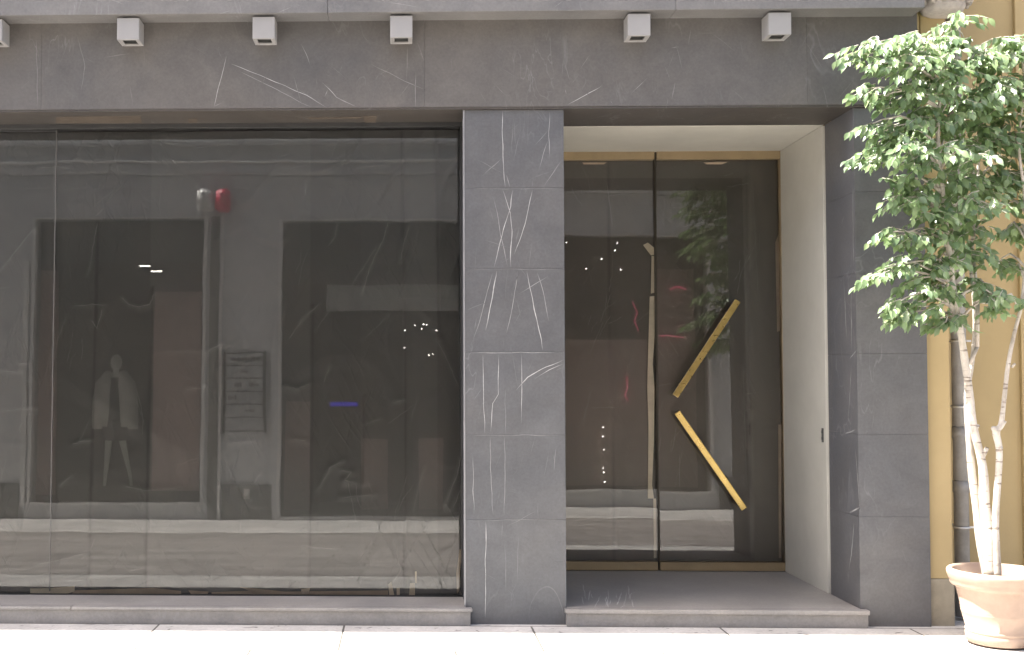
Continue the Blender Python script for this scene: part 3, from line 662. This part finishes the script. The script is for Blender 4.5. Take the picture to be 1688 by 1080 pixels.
# blobs of foliage: (px, py, radius px, depth in front of the wall, density)
BL = [(1576,38,34,.40,1.0),(1560,75,30,.42,1),(1590,70,22,.40,.6),(1404,96,24,.55,1.1),(1432,82,30,.52,1.1),(1466,72,32,.50,1.1),(1502,78,38,.50,1.1),(1540,96,44,.46,1),(1445,112,28,.6,.9),(1490,118,40,.6,1),
 (1420,152,20,.62,.8),(1448,165,28,.58,.9),(1482,160,36,.55,1),(1520,150,46,.5,1.1),(1565,120,46,.5,1),(1600,110,44,.42,1),(1640,95,40,.4,1),(1680,85,40,.42,1),(1715,100,45,.42,.8),
 (1425,212,20,.58,.9),(1450,222,28,.54,1),(1486,212,38,.5,1),(1530,205,48,.42,1.1),(1575,185,50,.4,1.1),(1622,165,50,.38,1),(1668,155,48,.38,1),(1715,170,50,.4,.7),
 (1418,268,20,.52,1),(1448,258,28,.5,1),(1482,258,36,.62,1.1),(1520,262,42,.62,1.1),(1562,250,48,.42,1),(1612,235,52,.32,1),(1660,230,50,.3,1),(1710,240,50,.35,.7),
 (1600,268,30,.66,.9),(1480,305,26,.5,.6),(1512,312,34,.48,.8),(1552,312,40,.42,.9),(1602,300,46,.34,.9),(1650,300,44,.26,.9),(1690,300,40,.28,.8),
 (1466,340,20,.54,1),(1492,344,28,.55,1.1),(1528,352,36,.5,1),(1575,355,36,.44,.9),(1612,340,28,.62,1.2),(1634,345,22,.6,1),(1660,345,30,.24,.6),
 (1448,392,11,.55,.8),(1474,398,20,.52,.8),(1502,395,26,.52,.8),(1545,400,34,.5,1.1),(1585,395,32,.45,1),(1622,385,28,.36,.7),(1680,385,24,.3,.9),(1655,392,18,.25,.5),
 (1425,462,13,.60,1.1),(1444,452,18,.58,1.2),(1472,446,26,.55,1.2),(1508,440,32,.5,1),(1548,440,34,.5,1.1),(1588,430,32,.44,.9),(1620,430,20,.36,.5),(1645,440,16,.25,.7),(1672,450,20,.24,.6),
 (1500,470,20,.54,.6),(1530,480,32,.5,.9),(1568,478,30,.48,.8),(1600,470,18,.4,.5),(1466,508,14,.6,1.1),(1484,515,20,.58,1.1),(1512,508,26,.54,1),(1545,512,24,.5,.7),(1576,500,20,.48,.7),
 (1470,530,14,.58,1),(1500,532,18,.56,.9),(1558,538,16,.5,.6),(1580,530,13,.5,.5),(1638,492,22,.55,1),(1625,480,18,.5,.7),(1655,500,14,.52,.8),(1642,514,10,.55,.8),
 (1745,130,44,.42,.8),(1755,200,46,.42,.9),(1748,270,42,.4,.9),(1725,320,36,.38,.8),(1720,380,30,.4,.8),(1750,350,24,.45,.7),(1715,440,24,.42,.8),(1700,500,18,.45,.7)]
lf = MB(); tw = MB()
PX2M = lambda t: (D-t)/F
nleaf = 0
def leaf(p, d, nrm, L, Wd, col):
    d = d.normalized(); s = d.cross(nrm).normalized(); n = s.cross(d).normalized()
    vs = []; prof = ((0, .06), (.22, .78), (.48, 1), (.74, .72), (.93, .22), (1.08, .02))
    for a, w in prof:
        cpt = p+d*(L*a)-n*(L*.22*a*a)
        vs += [cpt-s*(Wd*w)+n*(Wd*w*.28), cpt, cpt+s*(Wd*w)+n*(Wd*w*.28)]
    fs = []
    for i in range(len(prof)-1):
        for k in range(2): fs.append([i*3+k, i*3+k+1, (i+1)*3+k+1, (i+1)*3+k])
    lf.add(vs, fs, col, 0, True)
for px, py, r, t, den in BL:
    px, py, r = px+(9 if px < 1540 else 0), py-6, r*.90; c = tp(px, py, t); rr = r*PX2M(t)
    # nearest trunk point, a limb reaches out to the clump from below
    best = min(tpts, key=lambda q: (q[0]-c).length + (.25 if q[0].z > c.z-.02 else 0))
    a = best[0]; mid = a.lerp(c, .55)+Vector((0, 0, .04+.05*random.random()))
    limb = [a, a.lerp(mid, .5)+Vector((0, 0, .01)), mid, mid.lerp(c, .6)+Vector((0, 0, .01)), c]
    tw.tube(limb, [min(.009, best[1]*.6), .007, .0055, .004, .002], 6)
    ntw = max(5, int(16.5*den*(1.4 if px > 1600 and py < 330 else 1)*(rr/.12)**1.7))
    for k in range(ntw):
        u = Vector((random.gauss(0, 1), random.gauss(0, 1), random.gauss(0, .75))).normalized()*(random.random()**.45)
        q = c+Vector((u.x*rr, u.y*rr*1.15, u.z*rr*.85))
        out = (Vector((q.x-pcx, (q.y+PT)*.8, 0))*.9+Vector((u.x, u.y, 0))*.5+Vector((random.gauss(0, .3), random.gauss(0, .3)-.3, 0)))
        if out.length < .05: out = Vector((1, 0, 0))
        out = out.normalized()
        st = q-out*.06+Vector((0, 0, .015)); en = q+out*.07-Vector((0, 0, .035))
        tw.tube([st, q, en], [.0022, .0018, .001], 4, cap=False)
        hue = random.random(); young = 1 if random.random() < .08 else 0
        m = random.randint(5, 8)
        for j in range(m):
            f = j/(m-1); b = st.lerp(q, f*2) if f < .5 else q.lerp(en, f*2-1)
            sd = Vector((-out.y, out.x, 0))*(1 if j % 2 else -1)
            d = out*random.uniform(.3, .9)+sd*random.uniform(.4, 1)*(1-f*.8)+Vector((0, 0, random.uniform(-1.1, -.15)))
            nrm = Vector((-.3+random.gauss(0, .42), -.62+random.gauss(0, .42), .6+random.gauss(0, .3)))
            g_ = min(1, max(0, random.gauss(.4, .22)+.7*young)); L = random.uniform(.038, .064)*(1-.2*young)
            leaf(b, d, nrm, L, L*random.uniform(.25, .31), (0, g_, 0)); nleaf += 1
print('leaves', nleaf)
lf.build('crown', M['leaf'], tree); tw.build('branch', M['bark'], tree)
# ------------------------------------------------------------------ the other side of the street, seen in the glass
YO = -10.56
def mw(px, py, Y=YO): return Vector((lambda p: (p.x, Y, p.z))(at(px, py-43, 2*WY-Y)))
def md(px, py, Y=YO): return Vector((lambda p: (p.x, Y, p.z))(at(px, py-42, 2*RV-Y)))
M['owall'] = stone_mat('opposite_wall_stone', (.57, .585, .585), .7, .02)
M['oledge'] = pbr('opposite_ledge', (.52, .52, .50), .7, bs=.1)
M['oplinth'] = pbr('opposite_plinth', (.12, .12, .115), .7, var=.2)
M['oframe_lit'] = pbr('opposite_frame_sunlit', (.72, .72, .70), .4, .2)  # frame colour paled to stand for sunlit edges
M['oroom'] = pbr('opposite_room', (.11, .075, .062), .8, var=.2, vs=1.5)
M['opanel'] = pbr('opposite_panel', (.62, .44, .40), .8)
M['ocanopy'] = pbr('opposite_bulkhead', (.75, .75, .74), .7)
ob = empty('opposite_building', (0, YO, -.346), 'grey stone building across the street, seen mirrored in the glass', 'building')
GZO = -.346
win_px = [(50, 338, 357, 830), (460, 900, 360, 857), (958, 1225, 357, 827)]
ops = []
for a, b, c, d in win_px:
    p, q = mw(a, d), mw(b, c); ops.append((p.x, q.x, max(p.z, GZO), q.z))
zs_top = mw(400, 310).z
def wall_open(mb, x0, x1, z0, z1, ops, y0, y1):
    X = sorted({x0, x1, *[o[0] for o in ops], *[o[1] for o in ops]})
    for a, b in zip(X, X[1:]):
        cov = [o for o in ops if o[0] <= a+1e-6 and o[1] >= b-1e-6]
        if not cov: mb.box(a, b, y0, y1, z0, z1, 0); continue
        o = cov[0]
        if o[2] > z0+.01: mb.box(a, b, y0, y1, z0, o[2], 0)
        mb.box(a, b, y0, y1, o[3], z1, 0)
mb = MB(); wall_open(mb, -14, 16, GZO-.05, zs_top, ops, YO-.35, YO)
mb.box(-14, 16, YO-.35, YO+.03, zs_top, mw(0, 290).z, .01); mb.box(-14, 16, YO-.35, YO-.02, mw(0, 270).z, 9.0, 0)
mb.build('wall', M['owall'], ob)
mb = MB(); mb.box(-14, 16, YO-.3, YO+.14, mw(0, 289).z, mw(0, 270).z, .06); mb.box(-14, 16, YO-.3, YO+.10, mw(0, 240).z, mw(0, 234).z, .01); mb.build('cornice', M['owall'], ob)
mb = MB(); mb.box(-14, 16, YO+.08, YO+.17, mw(0, 272).z, mw(0, 268.5).z, .012); mb.build('sunlit_ledge_strip', M['oframe_lit'], ob)  # pale strip painted in place of sunlight on the ledge's edge
pz = mw(0, 797).z
for a, b in ((-14, mw(42, 0).x), (mw(372, 0).x, mw(452, 0).x), (mw(905, 0).x, mw(950, 0).x), (mw(1232, 0).x, 16)):
    mb = MB(); mb.box(a, b, YO+.001, YO+.05, GZO-.05, pz, .006)
    mb.build('plinth', M['oplinth'], ob)
for (x0, x1, z0, z1) in ops:
    mb = MB(); w = .03
    mb.box(x0-.02, x0+w, YO-.12, YO+.05, z0, z1, .008); mb.box(x1-w, x1+.02, YO-.12, YO+.05, z0, z1, .008)
    mb.box(x0+w, x1-w, YO-.12, YO+.03, z1-w*.6, z1, .006); mb.box(x0-.05, x1+.05, YO-.12, YO+.05, z0-.012, z0+(.022 if z0 > GZO+.1 else .05), .004)
    wn = mb.build('window', M['oframe_lit'], ob)
    mb = MB(); mb.box(x0+w, x1-w, YO-.07, YO-.06, z0+.036, z1-w*.6, 0); mb.build('glass', M['oppglass'], wn)
p, q = mw(403, 822), mw(413, 805); mb = MB(); mb.box(p.x, q.x, YO+.051, YO+.056, p.z, q.z, 0); mb.build('paper_notice', M['kerb'], ob)
# pilaster mouldings: pale strips stand for sunlit edges, the dark one for a recess
mb = MB(); a = mw(366, 357); mb.box(a.x-.025, a.x+.015, YO+.001, YO+.07, GZO, a.z, .006); mb.build('moulding', M['oframe_lit'], ob)
mb = MB(); a, b = mw(346, 357), mw(361, 357); mb.box(a.x, b.x, YO+.001, YO+.02, GZO, a.z, .003); mb.build('moulding', M['oplinth'], ob)
mb = MB(); a, b = mw(447, 357), mw(459, 357); mb.box(a.x, b.x, YO+.001, YO+.03, GZO, a.z, .003); mb.build('moulding', M['owall'], ob)
mb = MB(); a, b = mw(40, 430), mw(48, 430); mb.box(a.x, b.x, YO+.001, YO+.05, GZO+.2, a.z, .003); mb.build('moulding', M['oframe_lit'], ob)
# rooms
mb = MB(); R0 = YO-3.2
mb.box(-14, 16, R0-.1, R0, GZO, 6.2, 0); mb.box(-14, 16, R0, YO-.35, GZO-.1, GZO+.05, 0); mb.box(-14, 16, R0, YO-.36, 6.0, 6.15, 0)
for x in (-14, mw(420, 0).x, mw(930, 0).x, 15.9): mb.box(x, x+.1, R0, YO-.36, GZO, 6, 0)
mb.build('room', M['oroom'], ob)
for a, b, c, d in ((55, 95, 445, 815), (252, 332, 480, 808)):
    mb = MB(); p, q = mw(a, d, YO-.4), mw(b, c, YO-.4); mb.box(p.x, q.x, YO-.44, YO-.4, p.z, q.z, .004); mb.build('panel', M['opanel'], ob)
for (x0, x1, y0, y1) in ((30, 350, 352, 432), (440, 915, 352, 468)):
    mb = MB(); p, q = mw(x0, y1, YO-.5), mw(x1, y0, YO-.5); mb.box(p.x, q.x, YO-.56, YO-.5, p.z, q.z, .004); mb.build('valance', M['oplinth'], ob)
for a, b, c, d in ((470, 512, 660, 850), (595, 640, 720, 850), (690, 730, 720, 850)):
    mb = MB(); p, q = mw(a, d, YO-1.4), mw(b, c, YO-1.4); mb.box(p.x, q.x, YO-1.44, YO-1.4, p.z, q.z, .004); mb.build('panel', M['opanel'], ob)
for a, b, c, d in ((935, 1075, 560, 800), (1090, 1148, 440, 800)):
    mb = MB(); p, q = md(a, d, YO-1.4), md(b, c, YO-1.4); mb.box(p.x, q.x, YO-1.44, YO-1.4, p.z, q.z, .004); mb.build('panel', M['opanel'], ob)
p, q = mw(537, 510, YO-.6), mw(895, 468, YO-.6)
mb = MB(); mb.box(p.x, q.x, YO-.75, YO-.6, p.z, q.z, .01)
pts = [mw(600+i*20, 500-12*math.sin(math.pi*i/9), YO-.58) for i in range(10)]; mb.tube(pts, .03, 6)
mb.build('bulkhead', M['ocanopy'], ob)
dot = emit_mat('lamp_glow', (1, .93, .82), 7.0); blue = emit_mat('blue_glow', (.10, .05, 1), .55); red = emit_mat('red_neon', (1, .16, .26), .9)
def bulb(p, r=.024):
    mb = MB(); b = bmesh.new(); bmesh.ops.create_icosphere(b, subdivisions=2, radius=r, matrix=Matrix.Translation(p)); mb.bm(b, smooth=True); mb.build('spotlight', dot, ob)
for x, y in ((667,543),(683,534),(698,533),(703,534),(695,540),(719,543),(667,570),(707,583),(713,581)): bulb(mw(x, y, YO-1.7), .014)
for x, y in ((937,399),(1022,399),(1018,411),(995,426),(970,443),(1028,443),(995,704),(995,719),(996,742),(996,772),(997,779),(998,795)): bulb(md(x, y, YO-1.3), .016)
for a, b, y in ((228,246,437),(247,265,445)):
    mb = MB(); mb.tube([mw(a, y, YO-1.2), mw(b, y, YO-1.2)], .014, 6); mb.build('strip_light', dot, ob)
mb = MB(); p, q = mw(545, 668, YO-1.3), mw(590, 661, YO-1.3); mb.box(p.x, q.x, YO-1.34, YO-1.3, p.z, q.z, .002); mb.build('strip_light', blue, ob)
for pl in ([(1108,474),(1120,469),(1135,473)], [(1090,551),(1105,550),(1130,554)], [(1046,498),(1054,515),(1048,530),(1055,545)], [(1035,622),(1037,640),(1032,652),(1038,661)]):
    mb = MB(); mb.tube([md(x, y, YO-1.3) for x, y in pl], .012, 6); mb.build('neon_tube', red, ob)
# alarm boxes
M['abox'] = pbr('alarm_metal', (.60, .60, .58), .35, .0, var=.08); M['ared'] = pbr('alarm_red', (.6, .04, .09), .45)
def alarm(x0, x1, y0, y1, mat, label, taper):
    p, q = mw(x0, y1), mw(x1, y0); cx = (p.x+q.x)/2; hw = (q.x-p.x)/2
    r = empty('alarm_box', (cx, YO, p.z), label, 'alarm')
    b = bmesh.new(); bmesh.ops.create_cube(b, size=1)
    for v in b.verts:
        top = v.co.z > 0; w = hw*(taper if top else 1)
        v.co = Vector((cx+v.co.x*2*w, YO+.032+(v.co.y+.5)*.30*(.85 if top else 1), p.z if not top else q.z))
    bmesh.ops.bevel(b, geom=b.edges[:], offset=.03, segments=4, affect='EDGES'); mb = MB(); mb.bm(b, smooth=True); mb.build('housing', mat, r)
    mb = MB(); b = bmesh.new(); bmesh.ops.create_uvsphere(b, u_segments=12, v_segments=8, radius=.035, matrix=Matrix.Translation((cx-.01, YO+.29, q.z-.09))); mb.bm(b, smooth=True); mb.build('beacon', mat, r)
alarm(326, 352, 315, 350, M['abox'], 'grey metal alarm box on the opposite wall, seen mirrored in the window', .78)
alarm(357, 380, 315, 352, M['ared'], 'red alarm box on the opposite wall, seen mirrored in the window', .95)
# directory sign: two posts and six slats with dark marks
M['sign'] = pbr('sign_grey', (.36, .37, .38), .5); M['signdark'] = pbr('sign_dark', (.04, .04, .045), .5)
sg = empty('directory_sign', (mw(404, 712).x, YO+.06, mw(404, 712).z), 'grey directory board of stacked nameplates on the opposite wall, mirrored in the window', 'sign')
for x in (371, 437):
    p, q = mw(x-2, 714), mw(x+2, 580); mb = MB(); mb.box(p.x, q.x, YO+.035, YO+.075, p.z, q.z, .003); mb.build('post', M['signdark'], sg)
p, q = mw(373, 712), mw(435, 581); mb = MB(); mb.box(p.x, q.x, YO+.02, YO+.034, p.z, q.z, .002); mb.build('back_board', M['signdark'], sg)
for k, (y0, y1) in enumerate(((583,602),(604,623),(625,645),(647,666),(668,688),(690,710))):
    p, q = mw(374, y1), mw(434, y0); mb = MB(); mb.box(p.x, q.x, YO+.04, YO+.06, p.z, q.z, .002, mi=0)
    random.seed(k+3)
    segs = {0: [(382, 428)], 1: [(400, 409)], 2: [(388, 400), (412, 428)], 3: [(377, 391)], 4: [(406, 420)], 5: []}[k]
    for a, b in segs:
        x = a
        while x < b:
            w = random.uniform(2, 4); h = random.uniform(3, 8); s, e = mw(x, (y0+y1)/2+h/2), mw(min(b, x+w), (y0+y1)/2-h/2)
            mb.box(s.x, e.x, YO+.06, YO+.064, s.z, e.z, 0, mi=1); x += w+1.0
    mb.build('nameplate', [M['sign'], M['signdark']], sg)
# mannequin in the opposite window: one skinned figure with jacket, top and shorts
YM = YO-.55
def mk(px, py, dy=0): return mw(px, py, YM+dy)
M['mskin'] = pbr('mannequin_white', (.8, .79, .75), .5, var=.04); M['mcoat'] = pbr('pale_coat', (.72, .69, .65), .85, bs=.3); M['mdark'] = pbr('black_cloth', (.02, .02, .022), .8)
mq = empty('mannequin', (mk(190, 800).x, YM, mk(190, 800).z), 'shop mannequin in a pale open jacket and dark shorts, mirrored from the opposite window', 'mannequin')
joints = [((190,700),.11),((190,672),.105),((190,645),.12),((190,622),.10),((190,613),.055),((191,607),.06),((191,601),.06),((191,598),.05),
          ((178,620),.06),((168,628),.055),((164,660),.045),((163,690),.036),((165,705),.03), ((203,620),.06),((213,628),.055),((217,660),.045),((219,690),.036),((217,705),.03),
          ((182,705),.09),((179,745),.06),((176,785),.035),((175,800),.03), ((198,705),.09),((206,745),.06),((216,785),.035),((219,800),.03)]
ed = [(0,1),(1,2),(2,3),(3,4),(4,5),(5,6),(6,7),(3,8),(8,9),(9,10),(10,11),(11,12),(3,13),(13,14),(14,15),(15,16),(16,17),(0,18),(18,19),(19,20),(20,21),(0,22),(22,23),(23,24),(24,25)]
me = bpy.data.meshes.new('body'); me.from_pydata([mk(*j[0])-mq.location for j in joints], ed, []); bo = bpy.data.objects.new('body', me); C.objects.link(bo)
bo.parent = mq; me.materials.append(M['mskin'])
sk = bo.modifiers.new('Skin', 'SKIN'); bo.modifiers.new('Sub', 'SUBSURF').levels = 2; bo.modifiers['Sub'].render_levels = 2
for i, j in enumerate(joints): me.skin_vertices[0].data[i].radius = (j[1], j[1]*.8)
me.skin_vertices[0].data[0].use_root = True
def shell(name, rows, mat):
    mb = MB()
    for pts, rad in rows: mb.tube([mk(x, y, dy) for x, y, dy in pts], rad, 12)
    mb.build(name, mat, mq)
mb = MB(); hb = bmesh.new(); bmesh.ops.create_uvsphere(hb, u_segments=20, v_segments=14, radius=1, matrix=Matrix.Translation(mk(190.5, 597)) @ Matrix.Diagonal((.098, .115, .135, 1))); mb.bm(hb, smooth=True); mb.build('head', M['mskin'], mq)
shell('jacket', [([(180,614,0),(173,630,.06),(170,665,.08),(168,702,.08)], [.08,.14,.135,.13]), ([(201,614,0),(208,630,.06),(211,665,.08),(213,702,.08)], [.08,.14,.135,.13]), ([(178,620,0),(167,632,0),(162,665,0),(161,706,0)], [.075,.105,.10,.085]), ([(203,620,0),(214,632,0),(219,665,0),(220,706,0)], [.075,.105,.10,.085])], M['mcoat'])
shell('top', [([(190,622,.05),(190,650,.06),(190,690,.05)], [.09,.125,.12])], M['mdark'])
shell('shorts', [([(188,690,.02),(182,708,.02),(180,726,.02)], [.12,.125,.12]), ([(192,690,.02),(199,708,.02),(202,726,.02)], [.12,.125,.12])], M['mdark'])
# ------------------------------------------------------------------ light, sky, camera
sv = Vector((-.47, .0115, .88)).normalized()
sun = bpy.data.lights.new('sun', 'SUN'); sun.energy = 4.8; sun.angle = math.radians(.5); sun.color = (1, .965, .90)
so_ = bpy.data.objects.new('sun', sun); C.objects.link(so_); so_.rotation_euler = sv.to_track_quat('Z', 'Y').to_euler()
wd = bpy.data.worlds.new('World'); S.world = wd; wd.use_nodes = True; nt = wd.node_tree; nt.nodes.clear()
sky = nt.nodes.new('ShaderNodeTexSky'); sky.sky_type = 'NISHITA'; sky.sun_disc = False
sky.dust_density = 5.0; sky.air_density = .8; sky.ozone_density = .3; sky.sun_elevation = math.asin(sv.z); sky.sun_rotation = math.atan2(sv.x, sv.y)
bg = nt.nodes.new('ShaderNodeBackground'); bg.inputs['Strength'].default_value = .11
ow = nt.nodes.new('ShaderNodeOutputWorld'); nt.links.new(sky.outputs[0], bg.inputs[0]); nt.links.new(bg.outputs[0], ow.inputs[0])
cam = bpy.data.cameras.new('camera'); co = bpy.data.objects.new('camera', cam); C.objects.link(co)
co.matrix_world = Matrix.Translation(CAM) @ Matrix((Rt, Up, -Fw)).transposed().to_4x4()
cam.sensor_fit = 'HORIZONTAL'; cam.sensor_width = 36; cam.lens = F/W0*36
cam.shift_x = (W0/2-CX)/W0; cam.shift_y = (CY-H0/2)/W0; cam.clip_end = 500; cam.clip_start = .05
S.camera = co
S.view_settings.view_transform = 'Standard'; S.view_settings.look = 'None'; S.view_settings.gamma = 1; S.view_settings.exposure = 2.2
S.cycles.max_bounces = 10; S.cycles.transparent_max_bounces = 12
print('foot', CX, CY)
